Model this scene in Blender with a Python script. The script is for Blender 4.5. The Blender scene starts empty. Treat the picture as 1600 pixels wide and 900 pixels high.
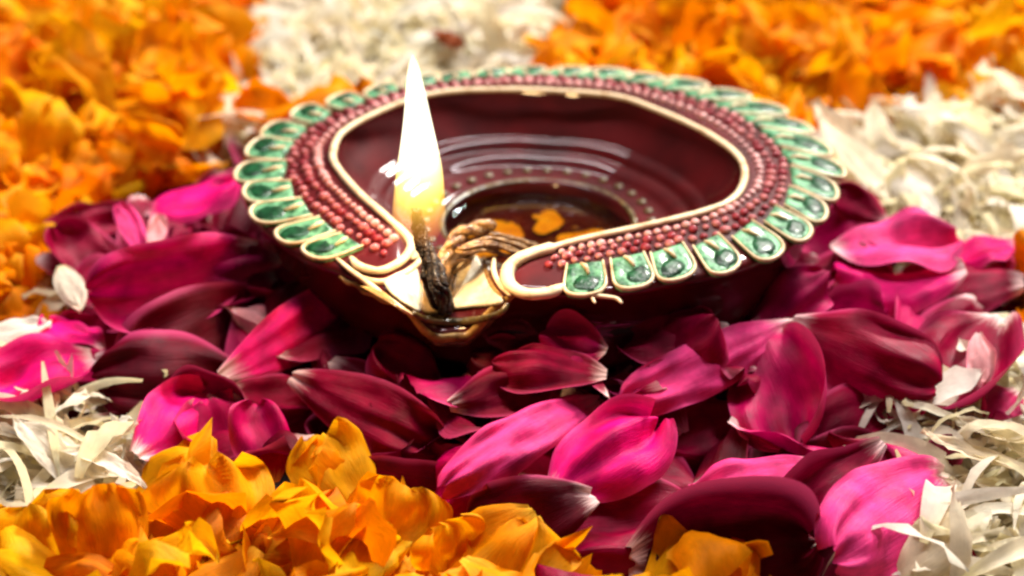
import bpy, bmesh, math, random
import numpy as np
from mathutils import Vector, Matrix, noise

S = 0.01                      # everything is laid out in centimetres, built in metres
rng = random.Random(7)
sc = bpy.context.scene
col = sc.collection

# ---------------------------------------------------------------- camera
F_PX = 3333.0                 # focal length in pixels of the 1600 px wide photograph
ELEV, PITCH, DIST = math.radians(26), math.radians(29.3), 32.0
CAM = np.array([-0.40, -DIST * math.cos(ELEV), 3.0 + DIST * math.sin(ELEV)])
FW = np.array([0, math.cos(PITCH), -math.sin(PITCH)])
RT = np.array([1.0, 0, 0])
UP = np.cross(RT, FW)
cd = bpy.data.cameras.new('camera')
cam = bpy.data.objects.new('camera', cd)
col.objects.link(cam)
cam.location = CAM * S
cam.rotation_euler = (math.radians(90) - PITCH, 0, 0)
cd.sensor_width = 36
cd.lens = 75
cd.clip_start, cd.clip_end = 0.01, 20
cd.dof.use_dof = True
cd.dof.focus_distance = 0.275
cd.dof.aperture_fstop = 18
sc.camera = cam

# ---------------------------------------------------------------- world, lamps, exposure
w = bpy.data.worlds.new('World')
sc.world = w
w.use_nodes = True
w.node_tree.nodes['Background'].inputs[0].default_value = (1.0, 0.93, 0.88, 1)
w.node_tree.nodes['Background'].inputs[1].default_value = 0.035


def area(name, pos, target, size, power, colr, size_y=None):
    ld = bpy.data.lights.new(name, 'AREA')
    ld.energy = power
    ld.color = colr
    ld.size = size * S
    if size_y:
        ld.shape = 'RECTANGLE'
        ld.size_y = size_y * S
    o = bpy.data.objects.new(name, ld)
    col.objects.link(o)
    p = Vector(pos) * S
    o.location = p
    o.rotation_euler = (Vector(target) * S - p).to_track_quat('-Z', 'Y').to_euler()
    return o


area('key_light', (50, 80, 88), (0, 0, 1), 24, 27.5, (1.0, 0.95, 0.88))
area('window_light', (4, 14, 66), (0, 0, 1), 70, 4.6, (1.0, 0.93, 0.95), 2.6)
sc.view_settings.view_transform = 'Standard'
sc.view_settings.look = 'None'
sc.view_settings.exposure = 0.5
sc.view_settings.gamma = 1.0
sc.render.engine = 'CYCLES'
cy = sc.cycles
cy.use_denoising = True
cy.max_bounces = 8
cy.diffuse_bounces = 4
cy.glossy_bounces = 4
cy.transmission_bounces = 6
cy.transparent_max_bounces = 16
cy.volume_bounces = 0
cy.sample_clamp_indirect = 4.0
cy.filter_width = 2.4

# ---------------------------------------------------------------- pixel -> place helpers (for laying things out where they stand)


def ray(x, y):
    d = FW + RT * (x - 800) / F_PX + UP * (450 - y) / F_PX
    return d / np.linalg.norm(d)


def at(x, y, z):
    d = ray(x, y)
    return CAM + d * ((z - CAM[2]) / d[2])


def at_y(x, y, Y):
    d = ray(x, y)
    return CAM + d * ((Y - CAM[1]) / d[1])


def project(p):
    q = np.array(p) - CAM
    k = q @ FW
    return 800 + F_PX * (q @ RT) / k, 450 - F_PX * (q @ UP) / k


# ---------------------------------------------------------------- object helpers
def props(o, label=None, cat=None, group=None, kind=None):
    if label: o['label'] = label
    if cat: o['category'] = cat
    if group: o['group'] = group
    if kind: o['kind'] = kind
    return o


def empty(name, loc=(0, 0, 0)):
    o = bpy.data.objects.new(name, None)
    col.objects.link(o)
    o.location = Vector(loc) * S
    o.empty_display_size = 0.01
    return o


def link_mesh(name, me, parent=None, loc=(0, 0, 0)):
    o = bpy.data.objects.new(name, me)
    col.objects.link(o)
    o.location = Vector(loc) * S
    if parent: o.parent = parent
    return o


def mesh_from(name, verts, faces, mat, smooth=True):
    me = bpy.data.meshes.new(name)
    me.from_pydata([tuple(float(c) * S for c in v) for v in verts], [], faces)
    me.materials.append(mat)
    if smooth:
        me.polygons.foreach_set('use_smooth', [True] * len(me.polygons))
    me.update()
    return me


def catmull(pts, n):
    pts = [np.array(p, float) for p in pts]
    P = [2 * pts[0] - pts[1]] + pts + [2 * pts[-1] - pts[-2]]
    out = []
    for i in range(1, len(P) - 2):
        for k in range(n):
            t = k / n
            out.append(0.5 * ((2 * P[i]) + (-P[i - 1] + P[i + 1]) * t + (2 * P[i - 1] - 5 * P[i] + 4 * P[i + 1] - P[i + 2]) * t * t
                              + (-P[i - 1] + 3 * P[i] - 3 * P[i + 1] + P[i + 2]) * t ** 3))
    out.append(pts[-1])
    return out


def tube(path, rads, nseg=8, flat=1.0, twist=0.0, lobes=0, lobe_amp=0.0, seed=0.0):
    """closed-ended tube along path; rads scalar or list; flat squeezes it vertically; lobes give strands twisted round it"""
    path = [np.array(p, float) for p in path]
    n = len(path)
    if not hasattr(rads, '__len__'): rads = [rads] * n
    V, Fs = [], []
    s = 0.0
    for i, p in enumerate(path):
        t = path[min(i + 1, n - 1)] - path[max(i - 1, 0)]
        t = t / (np.linalg.norm(t) + 1e-9)
        side = np.cross(t, [0, 0, 1.0])
        if np.linalg.norm(side) < 0.2: side = np.cross(t, [0, 1.0, 0])
        side /= np.linalg.norm(side)
        up = np.cross(side, t)
        if i: s += np.linalg.norm(p - path[i - 1])
        for k in range(nseg):
            a = 2 * math.pi * k / nseg
            r = rads[i]
            if lobes:
                r *= 1 + lobe_amp * math.cos(lobes * a + twist * s) + 0.12 * noise.noise(Vector((s * 4 + seed, math.cos(a) * 2, math.sin(a) * 2)))
            V.append(p + side * r * math.cos(a) + up * r * flat * math.sin(a))
    for i in range(n - 1):
        for k in range(nseg):
            k2 = (k + 1) % nseg
            Fs.append((i * nseg + k, i * nseg + k2, (i + 1) * nseg + k2, (i + 1) * nseg + k))
    V.append(path[0]); V.append(path[-1])
    a, b = len(V) - 2, len(V) - 1
    for k in range(nseg):
        k2 = (k + 1) % nseg
        Fs.append((a, k2, k))
        Fs.append((b, (n - 1) * nseg + k, (n - 1) * nseg + k2))
    return V, Fs


# ---------------------------------------------------------------- materials
def new_mat(name):
    m = bpy.data.materials.new(name)
    m.use_nodes = True
    nt = m.node_tree
    return m, nt, nt.nodes['Principled BSDF'], nt.nodes['Material Output']


def nd(nt, typ, **kw):
    n = nt.nodes.new(typ)
    for k, v in kw.items():
        if k.startswith('i_'):
            n.inputs[k[2:].replace('_', ' ')].default_value = v
        else:
            setattr(n, k, v)
    return n


def glaze(name, c1, c2, scale, rough=0.18, coat=0.6, bump=0.15, detail=4.0, ramp=(0.35, 0.65), bump_scale=None):
    m, nt, b, out = new_mat(name)
    tc = nd(nt, 'ShaderNodeTexCoord')
    n1 = nd(nt, 'ShaderNodeTexNoise', i_Scale=scale, i_Detail=detail)
    nt.links.new(tc.outputs['Object'], n1.inputs['Vector'])
    r = nd(nt, 'ShaderNodeValToRGB')
    r.color_ramp.elements[0].position, r.color_ramp.elements[1].position = ramp
    r.color_ramp.elements[0].color = (*c1, 1)
    r.color_ramp.elements[1].color = (*c2, 1)
    nt.links.new(n1.outputs['Fac'], r.inputs['Fac'])
    nt.links.new(r.outputs['Color'], b.inputs['Base Color'])
    b.inputs['Roughness'].default_value = rough
    b.inputs['Coat Weight'].default_value = coat
    if coat < 0.3: b.inputs['Specular IOR Level'].default_value = 0.2
    b.inputs['Coat Roughness'].default_value = 0.06
    n2 = nd(nt, 'ShaderNodeTexNoise', i_Scale=bump_scale or scale * 1.7, i_Detail=3.0)
    nt.links.new(tc.outputs['Object'], n2.inputs['Vector'])
    bp = nd(nt, 'ShaderNodeBump', i_Strength=bump, i_Distance=0.0006)
    nt.links.new(n2.outputs['Fac'], bp.inputs['Height'])
    nt.links.new(bp.outputs['Normal'], b.inputs['Normal'])
    return m


M = {}
M['maroon'] = glaze('maroon_glaze', (0.04, 0.0012, 0.002), (0.085, 0.0025, 0.004), 130, rough=0.55, coat=0.65, bump=0.05)
M['maroon'].node_tree.nodes['Principled BSDF'].inputs['Specular IOR Level'].default_value = 0.1
M['maroon'].node_tree.nodes['Principled BSDF'].inputs['Coat Roughness'].default_value = 0.045
M['cream'] = glaze('cream_paint', (0.42, 0.24, 0.09), (0.74, 0.58, 0.36), 420, rough=0.45, coat=0.12, bump=0.3, ramp=(0.25, 0.5))
M['ivory'] = glaze('ivory_paint', (0.5, 0.42, 0.22), (0.74, 0.68, 0.50), 500, rough=0.45, coat=0.15, bump=0.4, ramp=(0.25, 0.45))
M['pink'] = glaze('pink_bead_paint', (0.26, 0.012, 0.025), (0.78, 0.32, 0.30), 700, rough=0.4, coat=0.12, bump=0.3)
M['mint'] = glaze('mint_leaf_paint', (0.004, 0.06, 0.018), (0.15, 0.38, 0.19), 620, rough=0.45, coat=0.12, bump=0.5, ramp=(0.35, 0.6))
M['green'] = glaze('dark_green_paint', (0.001, 0.015, 0.004), (0.008, 0.08, 0.025), 700, rough=0.4, coat=0.12, bump=0.4)
M['gold'] = glaze('gold_paint', (0.14, 0.06, 0.012), (0.45, 0.27, 0.08), 420, rough=0.45, coat=0.12, bump=0.6)
M['yellow'] = glaze('yellow_glint_paint', (0.75, 0.36, 0.01), (0.95, 0.62, 0.04), 420, rough=0.35, coat=0.3, bump=0.6)  # colour of the golden oil glints painted in the bowl
M['olive'] = glaze('olive_ring_paint', (0.03, 0.02, 0.006), (0.16, 0.11, 0.03), 500, rough=0.3, coat=0.4, bump=0.6)
M['wick'] = glaze('soaked_cotton', (0.10, 0.04, 0.01), (0.46, 0.27, 0.10), 620, rough=0.4, coat=0.3, bump=1.0, bump_scale=2200)
M['char'] = glaze('charred_cotton', (0.006, 0.004, 0.004), (0.06, 0.035, 0.02), 900, rough=0.6, coat=0.1, bump=1.0, bump_scale=2500, ramp=(0.45, 0.75))


def petal_mat(name, vein_scale, vein_dark, pale, pale_lo, pale_hi, rough, transl, spec=0.35, sheen=0.0, speck=None):
    """the tint of each petal comes from its colour attribute, the claw at its base is paler"""
    m, nt, b, out = new_mat(name)
    at_ = nd(nt, 'ShaderNodeAttribute', attribute_name='tint')
    uv = nd(nt, 'ShaderNodeUVMap', uv_map='UVMap')
    mp = nd(nt, 'ShaderNodeMapping')
    mp.inputs['Scale'].default_value = (2.6, vein_scale, 1)
    nt.links.new(uv.outputs['UV'], mp.inputs['Vector'])
    vn = nd(nt, 'ShaderNodeTexNoise', i_Scale=2.2, i_Detail=5.0, i_Roughness=0.65)
    nt.links.new(mp.outputs['Vector'], vn.inputs['Vector'])
    tc = nd(nt, 'ShaderNodeTexCoord')
    bn = nd(nt, 'ShaderNodeTexNoise', i_Scale=260.0, i_Detail=4.0)
    nt.links.new(tc.outputs['Object'], bn.inputs['Vector'])
    mr = nd(nt, 'ShaderNodeMapRange')
    mr.inputs['From Min'].default_value, mr.inputs['From Max'].default_value = 0.3, 0.62
    mr.inputs['To Min'].default_value, mr.inputs['To Max'].default_value = vein_dark, 1.0
    nt.links.new(vn.outputs['Fac'], mr.inputs['Value'])
    mul = nd(nt, 'ShaderNodeMix', data_type='RGBA', blend_type='MULTIPLY')
    mul.inputs['Factor'].default_value = 1.0
    nt.links.new(at_.outputs['Color'], mul.inputs['A'])
    nt.links.new(mr.outputs['Result'], mul.inputs['B'])
    mr2 = nd(nt, 'ShaderNodeMapRange')
    mr2.inputs['From Min'].default_value, mr2.inputs['From Max'].default_value = 0.3, 0.7
    mr2.inputs['To Min'].default_value, mr2.inputs['To Max'].default_value = (0.5 if name.startswith('rose') else 0.72), 1.15
    nt.links.new(bn.outputs['Fac'], mr2.inputs['Value'])
    mul2 = nd(nt, 'ShaderNodeMix', data_type='RGBA', blend_type='MULTIPLY')
    mul2.inputs['Factor'].default_value = 1.0
    nt.links.new(mul.outputs['Result'], mul2.inputs['A'])
    nt.links.new(mr2.outputs['Result'], mul2.inputs['B'])
    # pale claw, ragged by the vein noise
    sx = nd(nt, 'ShaderNodeSeparateXYZ')
    nt.links.new(uv.outputs['UV'], sx.inputs['Vector'])
    ad = nd(nt, 'ShaderNodeMath', operation='MULTIPLY_ADD')
    ad.inputs[1].default_value = 0.35
    nt.links.new(vn.outputs['Fac'], ad.inputs[0])
    nt.links.new(sx.outputs['X'], ad.inputs[2])
    mr3 = nd(nt, 'ShaderNodeMapRange', interpolation_type='SMOOTHSTEP')
    mr3.inputs['From Min'].default_value, mr3.inputs['From Max'].default_value = pale_lo + 0.17, pale_hi + 0.17
    mr3.inputs['To Min'].default_value, mr3.inputs['To Max'].default_value = 1.0, 0.0
    nt.links.new(ad.outputs[0], mr3.inputs['Value'])
    mx = nd(nt, 'ShaderNodeMix', data_type='RGBA')
    nt.links.new(mr3.outputs['Result'], mx.inputs['Factor'])
    nt.links.new(mul2.outputs['Result'], mx.inputs['A'])
    mx.inputs['B'].default_value = (*pale, 1)
    colour = mx.outputs['Result']
    if name.startswith('rose'):          # light on the petal rims, painted in as paler pink margins
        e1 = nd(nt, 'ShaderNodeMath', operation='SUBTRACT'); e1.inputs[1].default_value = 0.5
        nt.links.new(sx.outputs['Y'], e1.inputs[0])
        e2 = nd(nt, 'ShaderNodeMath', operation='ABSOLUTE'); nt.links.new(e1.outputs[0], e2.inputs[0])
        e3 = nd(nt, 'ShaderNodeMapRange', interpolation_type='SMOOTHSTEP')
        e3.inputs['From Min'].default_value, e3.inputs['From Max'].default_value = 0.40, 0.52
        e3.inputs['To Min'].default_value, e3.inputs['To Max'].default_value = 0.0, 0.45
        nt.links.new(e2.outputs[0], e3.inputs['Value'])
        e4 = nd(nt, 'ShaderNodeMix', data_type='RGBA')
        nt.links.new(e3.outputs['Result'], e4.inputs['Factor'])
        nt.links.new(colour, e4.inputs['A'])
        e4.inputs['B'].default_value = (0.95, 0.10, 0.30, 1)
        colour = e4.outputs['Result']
    df = nd(nt, 'ShaderNodeBsdfDiffuse')
    nt.links.new(colour, df.inputs['Color'])
    nt.links.new(colour, b.inputs['Base Color'])
    b.inputs['Roughness'].default_value = rough
    b.inputs['Specular IOR Level'].default_value = 0.4
    b.inputs['Sheen Weight'].default_value = sheen
    b.inputs['Sheen Roughness'].default_value = 0.4
    b.inputs['Sheen Tint'].default_value = (1.0, 0.5, 0.75, 1)
    bp = nd(nt, 'ShaderNodeBump', i_Strength=0.5, i_Distance=0.0004)
    nt.links.new(vn.outputs['Fac'], bp.inputs['Height'])
    nt.links.new(bp.outputs['Normal'], b.inputs['Normal'])
    nt.links.new(bp.outputs['Normal'], df.inputs['Normal'])
    m0 = nd(nt, 'ShaderNodeMixShader')
    m0.inputs['Fac'].default_value = spec
    nt.links.new(df.outputs[0], m0.inputs[1])
    nt.links.new(b.outputs[0], m0.inputs[2])
    tr = nd(nt, 'ShaderNodeBsdfTranslucent')
    nt.links.new(colour, tr.inputs['Color'])
    nt.links.new(bp.outputs['Normal'], tr.inputs['Normal'])
    ms = nd(nt, 'ShaderNodeMixShader')
    ms.inputs['Fac'].default_value = transl
    nt.links.new(m0.outputs[0], ms.inputs[1])
    nt.links.new(tr.outputs[0], ms.inputs[2])
    nt.links.new(ms.outputs[0], out.inputs['Surface'])
    return m


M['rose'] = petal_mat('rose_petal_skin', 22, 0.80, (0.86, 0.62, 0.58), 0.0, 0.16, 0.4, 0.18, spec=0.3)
M['marigold'] = petal_mat('marigold_petal_skin', 16, 0.84, (1.0, 0.55, 0.03), 0.0, 0.16, 0.5, 0.48, spec=0.25)
M['white'] = petal_mat('white_petal_skin', 14, 0.86, (0.86, 0.76, 0.42), 0.0, 0.2, 0.45, 0.5, spec=0.3)

# ---------------------------------------------------------------- setting: the dark floor the flowers are strewn on
m, nt, b, out = new_mat('dark_stone')
tc = nd(nt, 'ShaderNodeTexCoord')
n1 = nd(nt, 'ShaderNodeTexNoise', i_Scale=60.0, i_Detail=8.0)
nt.links.new(tc.outputs['Object'], n1.inputs['Vector'])
r = nd(nt, 'ShaderNodeValToRGB')
r.color_ramp.elements[0].color = (0.012, 0.008, 0.007, 1)
r.color_ramp.elements[1].color = (0.06, 0.035, 0.028, 1)
nt.links.new(n1.outputs['Fac'], r.inputs['Fac'])
nt.links.new(r.outputs['Color'], b.inputs['Base Color'])
b.inputs['Roughness'].default_value = 0.7
me = mesh_from('floor', [(-60, -40, 0), (60, -40, 0), (60, 80, 0), (-60, 80, 0)], [(0, 1, 2, 3)], m, False)
props(link_mesh('floor', me), label='dark stone floor beneath the strewn flower petals', kind='structure')

# ---------------------------------------------------------------- the lamp: traced, slightly wobbly hand-thrown radii
RIN = {0: 3.08, 25: 2.83, 45: 2.74, 64: 2.78, 88: 2.76, 118: 3.05, 130: 3.14, 145: 3.2, 157: 3.25, 170: 3.17, 180: 3.04, 199: 2.79, 216: 2.75,
       233: 3.0, 250: 3.1, 262: 3.0, 273: 2.64, 286: 2.43, 305: 2.45, 327: 2.8, 345: 3.04}
ROUT = {7: 4.58, 24: 4.74, 38: 4.78, 49: 4.66, 58: 4.49, 69: 4.25, 87: 4.05, 106: 3.98, 121: 4.1, 133: 4.25, 141: 4.48, 149: 4.68, 159: 4.74,
        169: 4.67, 178: 4.56, 193: 4.4, 205: 4.28, 219: 4.16, 228: 4.0, 240: 4.2, 247: 4.1, 253: 3.75, 258: 3.65, 263: 3.62, 268: 3.68, 277: 3.72, 285: 3.78,
        297: 3.78, 313: 3.96, 327: 4.15, 344: 4.33}


def periodic(tab):
    ks = sorted(tab)
    xs = np.array([k - 360 for k in ks] + ks + [k + 360 for k in ks], float)
    ys = np.array([tab[k] for k in ks] * 3, float)
    fine = np.arange(-360, 720, 1.0)
    v = np.interp(fine, xs, ys)
    ker = np.exp(-0.5 * (np.arange(-12, 13) / 4.5) ** 2)
    ker /= ker.sum()
    v = np.convolve(v, ker, 'same')
    return lambda d: float(np.interp(d % 360, fine, v))


rin, rout = periodic(RIN), periodic(ROUT)
SLOPE = math.tan(math.radians(12))
AX0, AX1 = at(707, 385, 2.6)[:2], at(712, 488, 2.5)[:2]       # middle line of the pouring channel
AXD = (AX1 - AX0) / np.linalg.norm(AX1 - AX0)


def sstep(a, b_, x):
    t = min(1, max(0, (x - a) / (b_ - a)))
    return t * t * (3 - 2 * t)


def dip(x, y):
    q = np.array([x, y]) - AX0
    along, wd = q @ AXD, abs(q[0] * AXD[1] - q[1] * AXD[0])
    return 0.62 * (1 - sstep(0.12, 0.86, wd)) * sstep(-1.6, -0.3, along)


def ztop(x, y):
    r = math.hypot(x, y)
    return 3.0 - SLOPE * max(0.0, r - 3.05) - dip(x, y)


def on_rim(px, py, lift=0.0):
    z = 3.0
    for _ in range(25):
        p = at(px, py, z)
        z = 0.5 * z + 0.5 * (ztop(p[0], p[1]) + lift)
    return at(px, py, z)


lamp = empty('clay_lamp', (0, 0, 0))
props(lamp, 'round maroon glazed clay oil lamp with green and pink painted rim', 'oil lamp')

NT = 240
bowl_prof = [(0.0, 1.62), (0.25, 1.62), (0.42, 1.64), (0.462, 1.72), (0.478, 1.93), (0.495, 2.02), (0.53, 2.04), (0.60, 2.055), (0.65, 2.08), (0.685, 2.16), (0.715, 2.20),
             (0.75, 2.22), (0.775, 2.305), (0.80, 2.35), (0.83, 2.375), (0.86, 2.46), (0.90, 2.58), (0.95, 2.735), (0.985, 2.88), (1.0, 2.985)]
V, Fs = [], []
rows = []
fine = [(0.0, 1.62)] + [tuple(p) for p in catmull(bowl_prof, 4)][1:]
for i in range(NT):
    th = 360.0 * i / NT
    c, s = math.cos(math.radians(th)), math.sin(math.radians(th))
    ri, ro = rin(th), rout(th) - 0.12
    zi = ztop(ri * c, ri * s)
    row = []
    for f_, z in fine:
        r_ = f_ * ri if f_ > 0.6 else f_ * (3.0 * (1 - f_ / 0.6) + ri * f_ / 0.6)
        k = max(0, (z - 1.6) / (2.985 - 1.6))
        wob = 0.02 * noise.noise(Vector((c * 3, s * 3, z * 3))) if 0.5 < f_ < 0.98 else 0
        row.append((r_ * c, r_ * s, 1.6 + (zi - 0.015 - 1.6) * k + wob))
    for k in range(1, 13):
        r_ = ri + (ro - ri) * k / 12
        row.append((r_ * c, r_ * s, ztop(r_ * c, r_ * s)))
    ze = ztop(ro * c, ro * s)
    for dr, dz in ((0.05, -0.04), (0.06, -0.10), (0.0, -0.18), (-0.12, -0.24)):
        row.append(((ro + dr) * c, (ro + dr) * s, ze + dz))
    for r_, z in ((min(ro - 0.2, 4.0), 2.05), (3.75, 1.75), (3.35, 1.4)):
        row.append((r_ * c, r_ * s, z))
    for f_, z in ((0.68, 1.0), (0.58, 0.6), (0.5, 0.3), (0.48, 0.0)):
        row.append((4.3 * f_ * c, 4.3 * f_ * s, z))
    rows.append(row)
nr = len(rows[0])
for row in rows: V += row
for i in range(NT):
    j = (i + 1) % NT
    for k in range(nr - 1):
        if k == 0:
            Fs.append((i * nr, i * nr + 1, j * nr + 1))
        else:
            Fs.append((i * nr + k, i * nr + k + 1, j * nr + k + 1, j * nr + k))
me = mesh_from('bowl', V, Fs, M['maroon'])
bmx = bmesh.new(); bmx.from_mesh(me); bmesh.ops.remove_doubles(bmx, verts=bmx.verts, dist=1e-6); bmesh.ops.recalc_face_normals(bmx, faces=bmx.faces)
bmx.to_mesh(me); bmx.free()
link_mesh('bowl', me, lamp)

# cream line round the mouth with its two scrolls beside the spout
px_line = [(548, 402), (562, 416), (592, 423), (622, 411), (640, 392), (638, 372), (600, 335), (560, 300), (525, 258), (521, 235), (535, 207), (580, 180), (640, 156),
           (700, 143), (780, 140), (850, 141), (960, 150), (1030, 173), (1100, 205), (1150, 240), (1164, 272), (1148, 308), (1100, 330), (1000, 354),
           (920, 371), (860, 387), (815, 402), (794, 422), (797, 445), (822, 459), (858, 457), (880, 446)]
pth = catmull([on_rim(x, y, 0.05) for x, y in px_line], 8)
n_ = len(pth)
rad = [0.056 * min(1, 0.45 + 0.1 * min(i, n_ - 1 - i)) * (1.0 + 0.12 * noise.noise(Vector((i * 0.3, 0, 0)))) * (1.75 if i > n_ - 50 else 1.2 if i < 45 else 1.0) for i in range(n_)]
V, Fs = tube(pth, rad, 10, 0.75)
link_mesh('mouth_line', mesh_from('mouth_line', V, Fs, M['cream']), lamp)
# second thin line of the left scroll, left edge of the spout, lip of the spout, short strokes beside the right scroll
strokes = [('scroll_line', [(560, 432), (596, 440), (630, 428), (655, 408), (660, 388)], 0.05, 'cream'),
           ('spout_edge', [(524, 402), (545, 420), (572, 440), (600, 462), (625, 480), (644, 492)], 0.045, 'cream'),
           ('spout_edge', [(878, 448), (905, 456), (935, 462), (962, 466), (972, 474)], 0.035, 'cream'),
           ('spout_lip', [(644, 488), (664, 498), (700, 503), (745, 500), (780, 490), (794, 474)], 0.07, 'olive'),
           ('scroll_line', [(756, 402), (760, 425), (770, 448), (786, 466)], 0.035, 'gold'),
           ('scroll_line', [(772, 404), (772, 425), (782, 446), (797, 462)], 0.04, 'cream'),
           ('glaze_streak', [(912, 436), (922, 450), (924, 462), (930, 474)], 0.03, 'cream')]
for nm, pp, rr, mt in strokes:
    p_ = catmull([on_rim(x, y, 0.03) for x, y in pp], 6)
    k_ = len(p_)
    V, Fs = tube(p_, [rr * (0.4 + 0.6 * math.sin(math.pi * (i + 0.5) / k_) ** 0.6) for i in range(k_)], 8, 0.8)
    link_mesh(nm, mesh_from(nm, V, Fs, M[mt]), lamp)


def rim_patch(name, px_poly, mat, lift=0.035, thick=0.03):
    """a raised painted patch lying on the rim surface"""
    c = np.mean(np.array(px_poly, float), axis=0)
    loop = catmull([np.array(p, float) for p in px_poly + [px_poly[0]]], 4)[:-1]
    n = len(loop)
    rings = []
    for f_, h in ((1.0, -0.02), (0.97, thick * 0.7 + lift), (0.8, thick + lift), (0.45, thick * 1.2 + lift)):
        rings.append([on_rim(*(c + (p - c) * f_), lift=h) for p in loop])
    V = [v for r_ in rings for v in r_] + [on_rim(c[0], c[1], lift=thick * 1.3 + lift)]
    Fs = []
    for k in range(3):
        for i in range(n):
            j = (i + 1) % n
            Fs.append((k * n + i, k * n + j, (k + 1) * n + j, (k + 1) * n + i))
    for i in range(n):
        Fs.append((3 * n + i, 3 * n + (i + 1) % n, 4 * n))
    return link_mesh(name, mesh_from(name, V, Fs, mat), lamp)


rim_patch('painted_wedge', [(596, 438), (630, 422), (652, 418), (658, 484), (640, 480), (612, 460)], M['ivory'])
rim_patch('painted_wedge', [(744, 398), (756, 420), (772, 450), (786, 474), (740, 480), (702, 480), (722, 444)], M['ivory'])
rim_patch('painted_wedge', [(636, 376), (658, 384), (656, 400), (640, 404)], M['cream'])
rim_patch('channel_paint', [(664, 400), (700, 400), (740, 420), (722, 455), (704, 492), (664, 492), (655, 460)], M['gold'], 0.006, 0.01)
rim_patch('painted_wedge', [(560, 446), (590, 450), (612, 466), (625, 482), (600, 470)], M['gold'])


# beads: two rows of pink beads sharing one mesh
def bead_mesh():
    bm = bmesh.new()
    bmesh.ops.create_icosphere(bm, subdivisions=2, radius=1.0)
    for v in bm.verts: v.co = Vector((v.co.x * 0.085, v.co.y * 0.058, v.co.z * 0.055)) * S
    me = bpy.data.meshes.new('bead')
    bm.to_mesh(me); bm.free()
    me.materials.append(M['pink'])
    me.polygons.foreach_set('use_smooth', [True] * len(me.polygons))
    return me


bead_me = bead_mesh()
bead_me2 = bead_me.copy()
bead_me2.materials.clear()
M['rosepaint'] = glaze('deep_pink_paint', (0.14, 0.004, 0.01), (0.48, 0.06, 0.08), 700, rough=0.4, coat=0.12, bump=0.3)
bead_me2.materials.append(M['rosepaint'])
bead_me3 = bead_me.copy()
bead_me3.materials.clear()
M['palepink'] = glaze('pale_pink_paint', (0.55, 0.16, 0.16), (0.86, 0.62, 0.56), 700, rough=0.4, coat=0.12, bump=0.3)
bead_me3.materials.append(M['palepink'])
for row, (t_, n_, turn) in enumerate(((0.17, 104, 0.5), (0.30, 92, -0.55), (0.43, 96, 0.45))):
    for i in range(n_):
        th = -88 + (322.0 * (i + 0.5 * (row % 2)) / n_) if row else -84 + 322.0 * i / n_
        if row and not (-89 < th < 232): continue
        if not row and th > 231: continue
        ri, ro = rin(th), rout(th)
        wid = ro - ri
        r_ = ri + (0.10 + (t_ - 0.10) * 1.0) * wid * (1 + 0.06 * rng.uniform(-1, 1))
        a = math.radians(th)
        x, y = r_ * math.cos(a), r_ * math.sin(a)
        o = link_mesh('bead', bead_me3 if row == 0 else (bead_me if rng.random() < 0.6 else bead_me2), lamp, (x, y, ztop(x, y) + 0.02))
        sc_ = rng.uniform(0.7, 1.2)
        o.scale = (sc_ * (0.95 if row else 0.8), sc_ * rng.uniform(0.85, 1.15), sc_)
        o.rotation_euler = (0, 0, a + turn + rng.uniform(-0.5, 0.5))

# leaves: scalloped, slanted, mint with a dark green hollow and a cream outline
leaf_angles = []
th = -79.0
while th < 226:
    leaf_angles.append(th)
    th += (10.6 if th < 20 or th > 160 else 9.2) + 0.9 * rng.uniform(-1, 1)


def rim_at(r_, a, lift=0.0):
    x, y = r_ * math.cos(a), r_ * math.sin(a)
    return np.array([x, y, ztop(x, y) + lift])


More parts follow.
